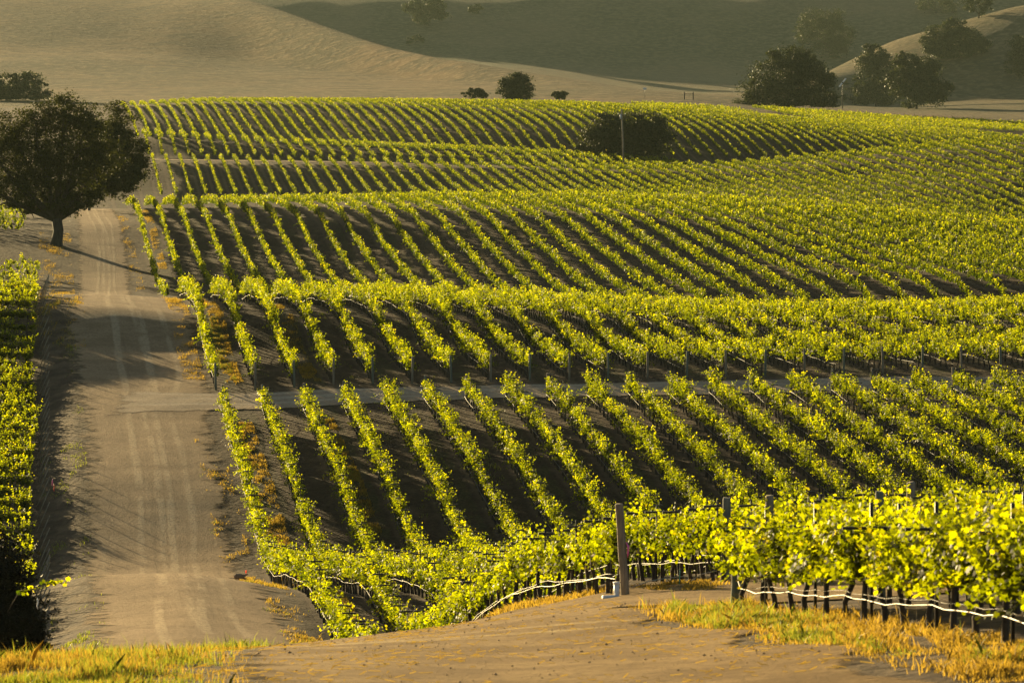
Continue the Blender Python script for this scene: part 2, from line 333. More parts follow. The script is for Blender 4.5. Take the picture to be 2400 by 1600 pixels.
def road_material(name, along, c1, c2, c3):
    """along: attribute 'lat' is metres across, 'edge' 0 at the border"""
    m, t, o = nodes(name)
    lat = attr(t, 'lat'); pos = N(t, 'NewGeometry').outputs['Position']
    cv = N(t, 'CombineXYZ'); t.links.new(lat, cv.inputs[0])
    lon = math_(t, 'MULTIPLY', attr(t, 'lon'), .03); t.links.new(lon, cv.inputs[1])
    wv = N(t, 'CombineXYZ'); t.links.new(lon, wv.inputs[1])
    def ruts(off, half, k):
        w = math_(t, 'MULTIPLY', math_(t, 'SUBTRACT', noise(t, .45+.1*k, 2, wv.outputs[0]), .5), 3.4)
        d = math_(t, 'ABSOLUTE', math_(t, 'SUBTRACT', math_(t, 'ABSOLUTE', math_(t, 'ADD', math_(t, 'ADD', lat, off), w)), half))
        return ramp(t, d, .34, .06)
    str_ = noise(t, 1.5, 3, cv.outputs[0], None, .6)
    tr = math_(t, 'MAXIMUM', ruts(.2, .8, 0), math_(t, 'MULTIPLY', ruts(-1.0, .78, 1), .8)); tr = math_(t, 'MULTIPLY', tr, ramp(t, noise(t, .35, 5), .25, .6))
    tr = math_(t, 'ADD', math_(t, 'MULTIPLY', tr, .22), math_(t, 'ADD', math_(t, 'MULTIPLY', str_, .5), .22))
    n2 = noise(t, 5, 8, None, None, .7); n1 = noise(t, .5, 5)
    c = mixc(t, ramp(t, n1, .35, .68), c1, c2)
    c = mixc(t, math_(t, 'MULTIPLY', ramp(t, tr, .50, .68), .8), c, c3)
    c = mixc(t, math_(t, 'MULTIPLY', ramp(t, tr, .46, .34), .45), c, (c1[0]*.6, c1[1]*.58, c1[2]*.55))
    c = mixc(t, math_(t, 'MULTIPLY', ramp(t, n2, .48, .62), .65), c, (c1[0]*.65, c1[1]*.63, c1[2]*.6))
    p = N(t, 'BsdfPrincipled'); t.links.new(c, p.inputs['Base Color']); p.inputs['Roughness'].default_value = .95; p.inputs['Specular IOR Level'].default_value = .1
    b = N(t, 'Bump'); b.inputs['Strength'].default_value = .6; b.inputs['Distance'].default_value = 1.0
    hgt = math_(t, 'ADD', math_(t, 'MULTIPLY', noise(t, 5, 9, None, None, .7), .13), math_(t, 'MULTIPLY', tr, .08))
    t.links.new(hgt, b.inputs['Height']); t.links.new(b.outputs[0], p.inputs['Normal'])
    e = math_(t, 'ADD', attr(t, 'edge'), math_(t, 'MULTIPLY', math_(t, 'SUBTRACT', noise(t, .8, 8, None, None, .65), .5), 1.5))
    al = ramp(t, e, .12, .5)
    ts = N(t, 'BsdfTransparent'); mx = N(t, 'MixShader'); t.links.new(al, mx.inputs[0]); t.links.new(ts.outputs[0], mx.inputs[1]); t.links.new(p.outputs[0], mx.inputs[2])
    t.links.new(mx.outputs[0], o.inputs[0]); return m

# ------------------------------------------------------------------ ground sheet
Q0 = 4.3; S0 = Q0*2.5                                    # first row's offset
def build_ground():
    yy = np.concatenate([np.exp(np.linspace(math.log(4), math.log(50), 26))[:-1], np.arange(50, 320, .55), np.exp(np.linspace(math.log(320), math.log(3700), 480))])
    uu = np.concatenate([np.arange(-1500, -250, 50), np.arange(-250, 2600, 10), np.arange(2600, 3901, 50)])
    Yg, Ug = np.meshgrid(yy, uu, indexing='ij'); Xg = (Ug-CX)*Yg/F
    Z = Zg(Xg, Yg); V = np.stack([Xg, Yg, Z], -1).reshape(-1, 3)
    ny, nu = Yg.shape; i = (np.arange(ny-1)[:, None]*nu+np.arange(nu-1)[None, :])
    fc = np.stack([i, i+1, i+nu+1, i+nu], -1).reshape(-1, 4)
    me = np_mesh('ground', V, 4, ground_material(), smooth=True, faces=fc)
    s = Xg-A_DIR*Yg
    sm = lambda a, lo, hi: np.clip((a-lo)/(hi-lo), 0, 1)
    field = sm(s, S0-1.2, S0-.4)*(1-sm(Yg/np.where(Yg > 700, warp(1000, Ug), 1), 1004, 1020))*sm(Yg, 80, 90)
    field *= 1-np.clip(1-np.abs(Yg-240)/5, 0, 1)
    field = np.maximum(field, (1-sm(s, -1, 0))*(1-sm(Yg, 295, 300)))
    hill = sm(Yg/warp(1000, Ug), 1010, 1050); far = sm(Yg, 1925, 2040)
    for nm, a in (('field', field), ('hill', hill), ('far', np.maximum(far, .55*sm(Ug, 1750, 1950)*sm(Yg, 1100, 1200)))):
        at = me.attributes.new(nm, 'FLOAT', 'POINT'); at.data.foreach_set('value', a.ravel().astype(np.float32))
    tag(link_mesh('ground', me), kind='structure')
build_ground()

def sheet(name, mat, lon, lat, fx, edge, lift=.03):
    """strip of road: lon/lat grids, fx -> x,y ; edge 0..1"""
    Lo, La = np.meshgrid(lon, lat, indexing='ij'); x, y = fx(Lo, La); z = Zg(x, y)+lift
    n, k = Lo.shape; i = np.arange(n-1)[:, None]*k+np.arange(k-1)[None, :]
    me = np_mesh(name, np.stack([x, y, z], -1).reshape(-1, 3), 4, mat, smooth=True, faces=np.stack([i, i+1, i+k+1, i+k], -1).reshape(-1, 4))
    for nm, a in (('lat', La), ('lon', Lo), ('edge', edge(Lo, La))):
        at = me.attributes.new(nm, 'FLOAT', 'POINT'); at.data.foreach_set('value', np.ascontiguousarray(a, dtype=np.float32).ravel())
    return tag(link_mesh(name, me), kind='structure')
M_ROAD = road_material('packed_dirt', 'y', (.26, .17, .085), (.35, .235, .122), (.47, .34, .19))
M_ROAD2 = road_material('sunlit_dirt', 'y', (.19, .112, .036), (.32, .205, .076), (.47, .33, .14))
hw = 4.3
sheet('dirt_road', M_ROAD, np.arange(100, 540, .8), np.arange(-hw, hw+.01, .3), lambda lo, la: (X(5.7+.35*np.sin(lo/31)+la*(1+.25*np.exp(-((lo-265)/22)**2)-.3*np.clip((lo-275)/40, 0, 1)), lo), lo),
      lambda lo, la: np.minimum(np.clip((hw-np.abs(la))/2.6, 0, 1), np.clip((540-lo)/8, 0, 1)))
sheet('cross_track', road_material('pale_packed_dirt', 'y', (.36, .26, .155), (.44, .33, .21), (.52, .41, .27)), np.arange(4.0, 66, .5), np.arange(-2.9, 2.91, .3), lambda lo, la: (X(lo, 240)+0*la, 239.6+la*(1+1.1*np.exp(-(lo-4)/3.2))),
      lambda lo, la: np.minimum(np.clip((2.9-np.abs(la))/1.1, 0, 1), np.clip((lo-4)/2.5, 0, 1)), .045)
sheet('far_track', M_ROAD, np.arange(12.0, 75, 1.), np.arange(-5, 5.01, .6), lambda lo, la: (X(lo, 710)+0*la, 710+la), lambda lo, la: np.clip((5-np.abs(la))/1.5, 0, 1), .05)
# the bare dirt of the near headland: a wide bend that leaves the frame at the bottom
def hx(lo, la): return (lo, la)
def hedge(x, y):
    u = x*F/y+CX; s = x-A_DIR*y
    e = np.clip((u-(560-(80-y)*2))/200, 0, 1)                         # grass on the left
    lim = np.where(y < 77, 11.6+.5*np.sin(y*.7), 40)
    e = np.minimum(e, np.clip((lim-s)/.9, 0, 1))
    e = np.minimum(e, np.clip((99-y+.0*s)/6, 0, 1)); e = np.minimum(e, np.clip((s-2.5)/2, 0, 1))
    return e
def fgrid(lo, la): return lo, la
hl_ = sheet('dirt_headland', M_ROAD2, np.arange(-9, 16, .25), np.arange(45, 100, .3), fgrid, hedge, .035)
co = np.empty(len(hl_.data.vertices)*3, np.float32); hl_.data.vertices.foreach_get('co', co); co = co.reshape(-1, 3)
hl_.data.attributes['lat'].data.foreach_set('value', np.ascontiguousarray((co[:, 1]-69+.42*co[:, 0])*.62, dtype=np.float32)); hl_.data.attributes['lon'].data.foreach_set('value', np.ascontiguousarray(co[:, 0]*2, dtype=np.float32))

# ------------------------------------------------------------------ grapevine foliage
KITE = np.array([(0, 0), (.5, .42), (.12, 1.0), (-.5, .42)])
LOBED = np.array([(0, .0), (.30, -.10), (.55, .28), (.38, .42), (.52, .78), (.22, .70), (0, 1.05), (-.22, .70), (-.52, .78), (-.38, .42), (-.55, .28), (-.30, -.10)])
def leaves_mesh(name, pos, nrm, size, shape, mat, rng, rnd=None):
    n = len(pos); nrm = nrm/np.linalg.norm(nrm, axis=1, keepdims=True)
    d = rng.normal(size=(n, 3)); d[:, 2] -= .8                              # tips hang a little
    t = d-nrm*(d*nrm).sum(1, keepdims=True); t /= np.linalg.norm(t, axis=1, keepdims=True); b = np.cross(nrm, t)
    S = shape; k = len(S); cup = -.35*(S[:, 0]**2)
    V = pos[:, None, :]+size[:, None, None]*(b[:, None, :]*S[None, :, 0, None]+t[:, None, :]*(S[None, :, 1, None]-.4)+nrm[:, None, :]*cup[None, :, None])
    return np_mesh(name, V.reshape(-1, 3), k, mat, rng.random(n) if rnd is None else rnd)
def canopy(rng, x0, y0, x1, y1, spm, lps, size, h0=.95, hl=.95, wid=.36, flopf=.16):
    """shoots growing from a cordon between two points; returns leaf positions, normals, sizes, tone (young bright tips, painted lit shoots and dark flanks)"""
    L = math.hypot(x1-x0, y1-y0); nv = max(1, int(round(L/1.5))); ns = max(4, int(L*spm))
    vig = rng.uniform(.55, 1.2, nv+1); vig[rng.random(nv+1) < .06] = .3
    t = rng.random(ns)*L; t = t+.14*np.sin(2*np.pi*t/1.5); vg = vig[np.clip((t/1.5).astype(int), 0, nv)]
    dx, dy = (x1-x0)/L, (y1-y0)/L; lx, ly = -dy, dx
    side = rng.normal(0, wid, ns); alo = rng.normal(0, .3, ns); up = np.full(ns, 1.0)
    flop = rng.random(ns) < flopf; up[flop] = rng.uniform(-.35, .35, flop.sum()); side[flop] = np.sign(side[flop])*rng.uniform(.5, .9, flop.sum())
    ln = hl*vg*rng.uniform(.45, 1.12, ns); ln[flop] *= .6
    f = (np.arange(lps)+.6)/lps; f = f[None, :]*np.ones((ns, 1))+rng.uniform(-.04, .04, (ns, lps))
    nn = np.sqrt(side**2+alo**2+up**2); side, alo, up = side/nn, alo/nn, up/nn
    lat = side[:, None]*ln[:, None]*f*(1+.35*f); al = t[:, None]+alo[:, None]*ln[:, None]*f
    hh = h0+rng.normal(0, .07, (ns, 1))+up[:, None]*ln[:, None]*f-.10*f*f*np.abs(side[:, None])
    j = rng.normal(0, .05, (3, ns, lps)); lat = lat+j[0]; al = al+j[1]; hh = hh+j[2]
    x = x0+dx*al+lx*lat; y = y0+dy*al+ly*lat; z = Zg(x, y)+hh
    nr = rng.normal(0, .62, (ns, 1, 3))+rng.normal(0, .24, (ns, lps, 3)); nr[..., 2] += .6; nr[..., 0] += lx*np.sign(lat)*.35; nr[..., 1] += ly*np.sign(lat)*.35
    sz = size*rng.uniform(.7, 1.25, (ns, lps))*(1.12-.45*f)
    rs = rng.random((ns, 1)); tone = np.clip(rng.random((ns, lps))*.12+rs*.30+.62*f**2.0*(.35+.8*rs), 0, 1)  # young tips bright; lit shoots and shaded inner leaves painted in
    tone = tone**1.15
    return np.stack([x, y, z], -1).reshape(-1, 3), nr.reshape(-1, 3), sz.ravel(), tone.ravel()

def trunk_mesh(seed, cordon=True, h=.95):
    r = np.random.default_rng(seed); mb = MB()
    lean = r.uniform(-.12, .12, 2); b = r.uniform(-.06, .06, (3, 2))
    pts = [(0, 0, -.15), (0, 0, .02), (b[0][0], b[0][1], h*.33), (b[1][0]+lean[0]*.6, b[1][1]+lean[1]*.6, h*.66), (lean[0], lean[1], h)]
    mb.tube(pts, [.075, .062, .05, .047, .05], 7)
    if cordon:
        for sg in (-1, 1): mb.tube([(lean[0], lean[1], h-.02), (lean[0]*.5+A_DIR*sg*.3, sg*.32, h+.06), (A_DIR*sg*.72, sg*.72, h+.03)], [.045, .032, .022], 6)
    return mb.mesh('trunk', M_BARK)
TRUNKS = [trunk_mesh(50+i) for i in range(6)]
def stake_mesh(arm=.5, h=1.96):
    mb = MB(); mb.tube([(0, 0, -.2), (0, 0, h)], .022, 5); return mb.mesh('stake', M_STEEL), MB().box((0, 0, h-.16), (arm, .05, .055)).mesh('crossarm', M_STEEL, False)
STAKE, ARM = stake_mesh()
def post_mesh(h, r, seed, mat):
    g = np.random.default_rng(seed); l = g.uniform(-.05, .05, 2); mb = MB()
    mb.tube([(0, 0, -.3), (l[0]*.3, l[1]*.3, h*.3), (l[0]*.7, l[1]*.7, h*.7), (l[0], l[1], h-.015), (l[0], l[1], h)], [r*1.05, r, r*.98, r*.97, r*.86], 10)
    return mb.mesh('post', mat)
POSTS = [post_mesh(1.72, .075, 90+i, M_TREATED if i % 2 else M_POST) for i in range(4)]

def place(name, me, x, y, parent=None, rz=0, dz=0.0):
    o = bpy.data.objects.new(name, me); COL.objects.link(o)
    z = float(Zg(x, y))+dz
    o.location = (x, y, z) if parent is None else (x-parent.location.x, y-parent.location.y, z-parent.location.z)
    o.rotation_euler = (0, 0, rz)
    if parent is not None: o.parent = parent
    return o

def child_mesh(name, me, parent):
    """mesh given in world coordinates, parented to an unrotated Empty"""
    me.transform(Matrix.Translation(-parent.location)); o = bpy.data.objects.new(name, me); COL.objects.link(o); o.parent = parent
    return o

def hose_pts(x0, y0, x1, y1, h, step, sag=.05, off=-.12):
    L = math.hypot(x1-x0, y1-y0); n = max(3, int(L/step)); out = []
    for i in range(n+1):
        f = i/n; x = x0+(x1-x0)*f+off; y = y0+(y1-y0)*f
        out.append((x, y, float(Zg(x, y))+h+sag*math.sin(i*1.7)*.6+sag*math.sin(i*.63+x0)))
    return out

def vine_row(k, q, y0, y1, label, group, spm, lps, size, shape=KITE, trunks=0, stakes=0, hose=None, seed=0, hl=.95, h0=.95, wid=.36, flopf=.16):
    rng = np.random.default_rng(1000+seed); s = q*2.5; x0, x1 = X(s, y0), X(s, y1)
    root = empty('vine_row', (x0, y0, float(Zg(x0, y0)))); tag(root, label, 'vine row', group)
    pos, nr, sz, tone = canopy(rng, x0, y0, x1, y1, spm, lps, size, h0, hl, wid, flopf)
    if seed >= 200: tone = tone**1.45
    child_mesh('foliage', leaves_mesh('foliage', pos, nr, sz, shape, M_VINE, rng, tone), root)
    if trunks:
        for i, y in enumerate(np.arange(y0+.7, y1, trunks)):
            place('trunk', TRUNKS[(i*7+k) % 6], X(s, y)+rng.uniform(-.04, .04), y, root)
    if stakes:
        for y in np.arange(y0+1.6, y1, stakes):
            st = place('stake', STAKE, X(s, y), y, root, A_DIR*-1+rng.uniform(-.08, .08))
            a = bpy.data.objects.new('crossarm', ARM); COL.objects.link(a); a.parent = st; a.rotation_euler = (0, rng.uniform(-.06, .06), 0)
    if hose:
        p = hose_pts(x0, y0+.4, x1, y1-.4, .48, 1.5, .045)
        child_mesh('drip_hose', MB().tube(p, hose, 5).mesh('drip_hose', M_HOSE), root)
    return root

def y_at(q, base, key):
    y = float(base)
    for _ in range(12): y = base*float(warp(key, 110+22000*q/y))
    return y
def end_post(q, y, label, group, i, r=1.0, h=1.0):
    o = place('end_post', POSTS[i % 4], X(q*2.5, y), y, None, i*1.3); o.scale = (r, r, h)
    return tag(o, label, 'post', group)

# ---- near field, this side of the cross track
NR = 22
for k in range(NR):
    q = Q0+k
    y0 = 126 if k == 0 else 88.5 if k < 3 else 87+k*.6 if k < 8 else 176
    y1 = 235.6
    o = vine_row(k, q, y0, y1, f'{ordinal(k+1)} vine row from the dirt road in the field before the cross track', 'vine rows of the near field', 30, 16, .13,
             wid=.25,                 trunks=1.5 if k < 18 else 0, stakes=3.0, hose=.011, seed=k)
    end_post(q, y1+.25, f'grey end post where the {ordinal(k+1)} near vine row meets the cross track', 'end posts on the near side of the cross track', k)
# ---- second field, beyond the cross track up to the first crest
for k in range(28):
    q = Q0+k+(-.02)
    vine_row(k, q, 244.6, 307, f'{ordinal(k+1)} vine row from the dirt road in the field just beyond the cross track', 'vine rows beyond the cross track', 27, 14, .145,
             wid=.22, flopf=.1,             trunks=1.5 if k < 24 else 0, hose=.013, seed=100+k)
    end_post(q, 244.1, f'wooden end post of the {ordinal(k+1)} vine row on the far side of the cross track', 'end posts on the far side of the cross track', k+1)
# ---- third field, the slope beside the oak
for k in range(47):
    vine_row(k, Q0+k, max(309., y_at(Q0+k, 347, 340)-8*(k > 12)), y_at(Q0+k, 522 if k < 18 else 506, 515), f'{ordinal(k+1)} vine row from the dirt road on the slope beside the big oak', 'vine rows on the slope beside the oak', 21, 10, .19, seed=200+k, wid=.15, flopf=.05, hl=.74, h0=.86)
# ---- fourth field behind that crest, rising to the far track
for k in range(3, 66):
    q = Q0+k+.3; y0 = 640 if k < 20 else 600 if k < 30 else y_at(q, 560 if k < 40 else 545, 530)
    vine_row(k, q, y0, y_at(q, 702, 703), f'{ordinal(k-2)} vine row from the left in the field running up to the far track', 'vine rows below the far track', 18, 8, .22, seed=300+k, wid=.17, hl=.68, h0=.82, flopf=.03)
# ---- low bank above the far track
for k in range(3, 44):
    vine_row(k, Q0+k+.3, y_at(Q0+k+.3, 719, 720), y_at(Q0+k+.3, 768, 766), f'{ordinal(k-2)} vine row from the left on the low bank above the far track', 'vine rows on the low bank', 18, 7, .24, seed=400+k, wid=.19, hl=.78, h0=.85, flopf=.04)
# ---- far hillside
NE = 76
for k in range(3, NE):
    vine_row(k, Q0+k+.3, y_at(Q0+k+.3, 800, 795), y_at(Q0+k+.3, 1004, 1000), f'{ordinal(k-2)} vine row from the left on the far vineyard hill under the golden hills', 'vine rows on the far hill', 15, 7, .25, seed=500+k, wid=.16, hl=.7, h0=.82, flopf=.03)
# ---- the rest of the far rows as one mass
def far_vines():
    rng = np.random.default_rng(9); parts = []
    for k in range(70, 104): parts.append(canopy(rng, X((Q0+k)*2.5, 905), 905, X((Q0+k)*2.5, 1010), 1010, 9, 6, .27, .9, .7, .16, .03))
    for k in range(56, 66): parts.append(canopy(rng, X((Q0+k)*2.5, 935), 935, X((Q0+k)*2.5, 990), 990, 4, 5, .30, .9, .7, .2, .03))
    pos, nr, sz, tone = (np.concatenate([p[i] for p in parts]) for i in range(4))
    tag(link_mesh('distant_vines', leaves_mesh('distant_vines', pos, nr, sz, KITE, M_VINE, rng, tone)), 'mass of thin green vine rows behind the far hill, before the grass hills', 'vines', kind='stuff')
far_vines()
# ---- field left of the road: its rows run across and end at the road
LEFT_Y = list(np.arange(126, 292, 3.1))
for i, y in enumerate(LEFT_Y):
    rng = np.random.default_rng(700+i); xe = X(-.9, y); xs = UX(-170, y)
    root = empty('vine_row', (xe, y, float(Zg(xe, y)))); tag(root, f'{ordinal(i+1)} vine row from the front in the field left of the road', 'vine row', 'vine rows left of the dirt road')
    pos, nr, sz, tone = canopy(rng, xs, y, xe, y, 34, 14, .135, .70, .88, .5); tone = tone**.75  # tone lifted to paint sunlit leaves where these rows shade each other
    child_mesh('foliage', leaves_mesh('foliage', pos, nr, sz, KITE, M_VINE, rng, tone), root)
    for j, x in enumerate(np.arange(xe-.5, xs, -1.5)): place('trunk', TRUNKS[(i+j) % 6], x, y, root, math.pi/2)
    z = float(Zg(xe+.3, y)); mb = MB().tube([(xe+.25, y, z-.2), (xe+1.0, y-.1, z+1.55)], .03, 6)
    o = tag(mb.obj('leaning_stake', M_POST), f'thin leaning end stake of the {ordinal(i+1)} vine row left of the dirt road', 'stake', 'leaning end stakes left of the road')
for i, y in enumerate((372, 378, 384, 390)):
    rng = np.random.default_rng(760+i); xe = X(-1.0, y); xs = UX(-200, y)
    root = empty('vine_row', (xe, y, float(Zg(xe, y)))); tag(root, f'{ordinal(i+1)} short vine row behind the crest of the field left of the road', 'vine row', 'short vine rows behind the left crest')
    pos, nr, sz, tone = canopy(rng, xs, y, xe, y, 9, 11, .2); child_mesh('foliage', leaves_mesh('foliage', pos, nr, sz, KITE, M_VINE, rng, tone), root)
for i, y in enumerate((427, 434, 442, 452, 464)):
    rng = np.random.default_rng(770+i); xe = UX(57, y); xs = UX(-220, y)
    root = empty('vine_row', (xe, y, float(Zg(xe, y)))); tag(root, f'{ordinal(i+1)} short vine row in the shade left of the big oak trunk', 'vine row', 'short vine rows left of the oak')
    pos, nr, sz, tone = canopy(rng, xs, y, xe, y, 9, 11, .22, .9, 1.5, .4); child_mesh('foliage', leaves_mesh('foliage', pos, nr, sz, KITE, M_VINE, rng, tone), root)

# ---- nearest vines, each one by itself
NAMES = ['nearest row beside the yellow grass verge', 'second row behind the yellow grass verge', 'third row behind the yellow grass verge']
def near_rows():
    n = 0
    for j in range(3):
        q = 5.4+j; s = q*2.5; ye = (49.5, 58, 66)[j]; c = 0
        for y in np.arange(74.2, ye, -1.55):
            c += 1; n += 1; rng = np.random.default_rng(800+n); x = X(s, y)+rng.uniform(-.05, .05)
            root = empty('grapevine', (x, y, float(Zg(x, y))))
            tag(root, f'{ordinal(c)} grapevine from the far end post in the {NAMES[j]}', 'grapevine', 'nearest grapevines')
            place('trunk', TRUNKS[n % 6], x, y, root, rng.uniform(-.1, .1))
            pos, nr, sz, tone = canopy(rng, X(s, y+.85), y+.85, X(s, y-.85), y-.85, 74, 18, .108, .93, 1.02, .42)
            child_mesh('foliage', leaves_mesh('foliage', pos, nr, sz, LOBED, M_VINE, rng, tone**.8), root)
            L_ = pos.reshape(-1, 18, 3)[::4]; mb = MB()
            for q_ in L_: mb.tube([q_[0]+(0, 0, -.06), q_[6], q_[12], q_[17]+(0, 0, .05)], [.006, .005, .004, .002], 3, False)
            child_mesh('cane', mb.mesh('cane', M_CANE), root)
        for i, y in enumerate(np.arange(72, ye, -4.6)):
            t_ = empty('trellis_stake', (X(s, y), y, float(Zg(X(s, y), y)))); tag(t_, f'{ordinal(i+1)} crossarm stake from the far end of the {NAMES[j]}', 'stake', 'trellis stakes in the nearest vines')
            mb = MB().tube([(0, 0, -.2), (0, 0, 2.02)], .03, 6); mb.obj('stake', M_STEEL, t_)
            MB().box((0, 0, 1.6), (.95, .05, .05)).obj('crossarm', M_STEEL, t_, False)
near_rows()

# ------------------------------------------------------------------ near posts, hoses, riser
def big_post(u, y, h, r, mat, label, seed, lean=(0, 0)):
    p = P(u, y); root = empty('wooden_post', p); tag(root, label, 'post')
    mb = MB(); g = np.random.default_rng(seed)
    pts = [(0, 0, -.3)]+[(lean[0]*f+g.uniform(-.006, .006), lean[1]*f, h*f) for f in (0.02, .25, .5, .75, .985)]+[(lean[0], lean[1], h)]
    mb.tube(pts, [r*1.05, r*1.04, r, r*.98, r*.97, r*.96, r*.87], 16); mb.obj('post', mat, root); return root
wp = big_post(1436, 88, 2.12, .098, M_POST, 'tall bare wooden end post with a pink ribbon, beside the white pipe', 1, (-.14, 0))
rb = MB(); rb.tube([(.02, -.05, 1.25), (.07, -.09, 1.15), (.06, -.09, 1.0), (.055, -.08, .9)], [.012, .03, .022, .008], 6); rb.obj('ribbon', M_PINK, wp)
big_post(1692, 75.2, .98, .12, M_TREATED, 'short thick greenish end post where the white hose starts', 2, (.02, 0))
big_post(1667, 89.5, 1.98, .10, M_TREATED, 'dark post top showing above the vines right of the tall bare post', 3, (.03, 0))
big_post(1768, 93, 2.0, .105, M_POST, 'wooden post behind the leaves, second right of the tall bare post', 4)
big_post(2024, 75.3, 2.15, .085, M_TREATED, 'green tapered end post standing high above the near vines', 5, (-.03, 0))
big_post(2092, 92, 2.15, .11, M_POST, 'thick dark post standing just right of the green tapered post', 6)
big_post(2190, 70, 2.05, .06, M_TREATED, 'slim grey post deep in the near vines at the right', 7)
def riser():
    p = P(1416, 87.6); root = empty('irrigation_riser', p); tag(root, 'white plastic irrigation riser standing at the foot of the tall bare post', 'pipe')
    MB().tube([(0, 0, -.1), (0, 0, .32)], .062, 12).obj('riser_pipe', M_PVC, root)
    mb = MB(); mb.tube([(.05, -.05, .03), (-.32, -.22, .035)], .055, 10); mb.obj('elbow_pipe', M_PVC, root)
    MB().tube([(0, 0, .32), (0, 0, .37)], .072, 12).obj('cap', M_PVC, root)
riser()
def hose(pts, r, label, mat=M_HOSEPALE):
    m = MB().tube(pts, r, 7); return tag(m.obj('irrigation_hose', mat), label, 'hose')
def uvp(u, y, v): return Vector(((u-CX)*y/F, y, y*(VH-v)/F))
hp = [uvp(1695, 75, 1333)]
for i, y in enumerate(np.arange(73.8, 49, -.8)):
    q = 5.4*2.5; x = X(q, y)-.16; hp.append(Vector((x, y, float(Zg(x, y))+.43-.03*math.sin(i*.9)+.02*math.sin(i*2.3))))
hose(hp, .0105, 'pale irrigation hose along the nearest vine row, bright in the sun')
hose([v+Vector((0, 0, .09+.012*math.sin(i))) for i, v in enumerate(hp[3:])], .004, 'thin pale wire just above the hose of the nearest vine row', M_STEEL)
hp = [uvp(1414, 87.7, 1330)]
for i, y in enumerate(np.arange(88.6, 118, 1.3)):
    x = X(5.3*2.5, y)-.16; hp.append(Vector((x, y, float(Zg(x, y))+.42+.02*math.sin(i*1.3))))
hose(hp, .011, 'pale irrigation hose running left from the white pipe under the leaves')
hp = [uvp(1452, 88, 1348), uvp(1490, 89, 1334), uvp(1540, 90, 1326)]+[uvp(1570, 90.5, 1323), uvp(1582, 90.5, 1336), uvp(1612, 90.5, 1318), uvp(1640, 90.5, 1311), uvp(1684, 90.5, 1307)]
hose(hp, .0105, 'pale kinked irrigation hose sagging between the tall bare post and the short thick post')
for i, (u, y, h) in enumerate(((1248, 104, .95), (1318, 97.5, .85), (1560, 90, .75))):
    p = P(u, y); tag(MB().tube([p, p+Vector((.02, 0, h*.5))], .012, 5).obj('tie_tape', M_TEAL), ('green tie tape on a trunk at the left part of the middle vines', 'green tie tape hanging left of the white pipe', 'green tie tape right of the tall bare post')[i], 'tie tape')

# ------------------------------------------------------------------ trees
def tree(name, label, cat, u, y, lobes, seed, n, leaf, mat, trunk_r, group=None, base_v=None, bare=0.0, depth=1.0, limbs=True, v_base=None, trunkless=False):
    """lobes: (u, v, r) in picture units at the tree's own distance -> real metres"""
    rng = np.random.default_rng(seed); m = y/F; x0 = (u-CX)*m; z0 = float(Zg(x0, y))
    root = empty(name, (x0, y, z0)); tag(root, label, cat, group)
    C = np.array([[(a-u)*m, rng.uniform(-.45, .45)*r*m*depth, (VH-b)*m-z0] for a, b, r in lobes]); Rr = np.array([r*m for a, b, r in lobes])
    w = Rr**2/np.sum(Rr**2); ncl = max(30, n//90)
    li = rng.choice(len(lobes), ncl, p=w); dv = rng.normal(size=(ncl, 3)); dv /= np.linalg.norm(dv, axis=1, keepdims=True)
    rad = np.where(rng.random(ncl) < .78, rng.uniform(.66, .98, ncl), rng.uniform(.15, .66, ncl))
    cc = C[li]+dv*(Rr[li]*rad)[:, None]*np.array([1, .9, .92])
    cs = Rr[li]*rng.uniform(.13, .27, ncl)
    pk = rng.integers(0, ncl, n); g = rng.normal(size=(n, 3))*np.array([1, 1, .62]); pos = cc[pk]+g*cs[pk][:, None]
    keep = pos[:, 2] > .25; pos, pk = pos[keep], pk[keep]
    nr = rng.normal(0, .6, pos.shape)+dv[pk]*.5; nr[:, 2] += .5
    tone = np.clip(rng.random(len(pos))*.6+rng.random(ncl)[pk]*.4, 0, 1)
    link_mesh('crown', leaves_mesh('crown', pos, nr, leaf*rng.uniform(.6, 1.3, len(pos)), KITE, mat, rng, tone), None, root)
    if not trunkless:
        mb = MB(); top = C[:, 2].mean(); fork = max(.6, min(C[:, 2].min()*.7, top*.5))
        mb.tube([(0, 0, -.4), (0, 0, .15), (trunk_r*.3, 0, fork*.55), (0, 0, fork)], [trunk_r*1.35, trunk_r*1.1, trunk_r*.92, trunk_r*.9], 10)
        for c, r in zip(C, Rr):
            mid = Vector((c[0]*.45, c[1]*.5, fork+(c[2]-fork)*.35)); e = Vector(c)
            mb.tube([(0, 0, fork-.2), mid, mid.lerp(e, .6)+Vector(rng.normal(0, .06*r, 3)), e], [trunk_r*.6, trunk_r*.42, trunk_r*.28, trunk_r*.12], 6)
            for _ in range(3):
                d = rng.normal(size=3); d /= np.linalg.norm(d); a = mid.lerp(e, rng.uniform(.3, .9))
                mb.tube([a, a+Vector(d)*r*.45+Vector((0, 0, .1*r)), a+Vector(d)*r*.9], [trunk_r*.2, trunk_r*.13, trunk_r*.05], 5)
        mb.obj('trunk', M_OAKBARK, root)
    return root
tree('oak_tree', 'big spreading dark oak beside the top of the dirt road', 'tree', 130, 417,
     [(150, 262, 52), (85, 278, 50), (30, 300, 55), (200, 285, 48), (-40, 320, 62), (20, 370, 62), (100, 350, 75), (175, 350, 70), (225, 360, 55), (60, 430, 48), (130, 435, 48), (195, 435, 45), (-25, 435, 50), (160, 470, 30), (90, 468, 28), (30, 462, 30), (175, 458, 34), (60, 475, 22), (215, 450, 30)], 3, 60000, .20, M_OAK, .62, depth=1.6)
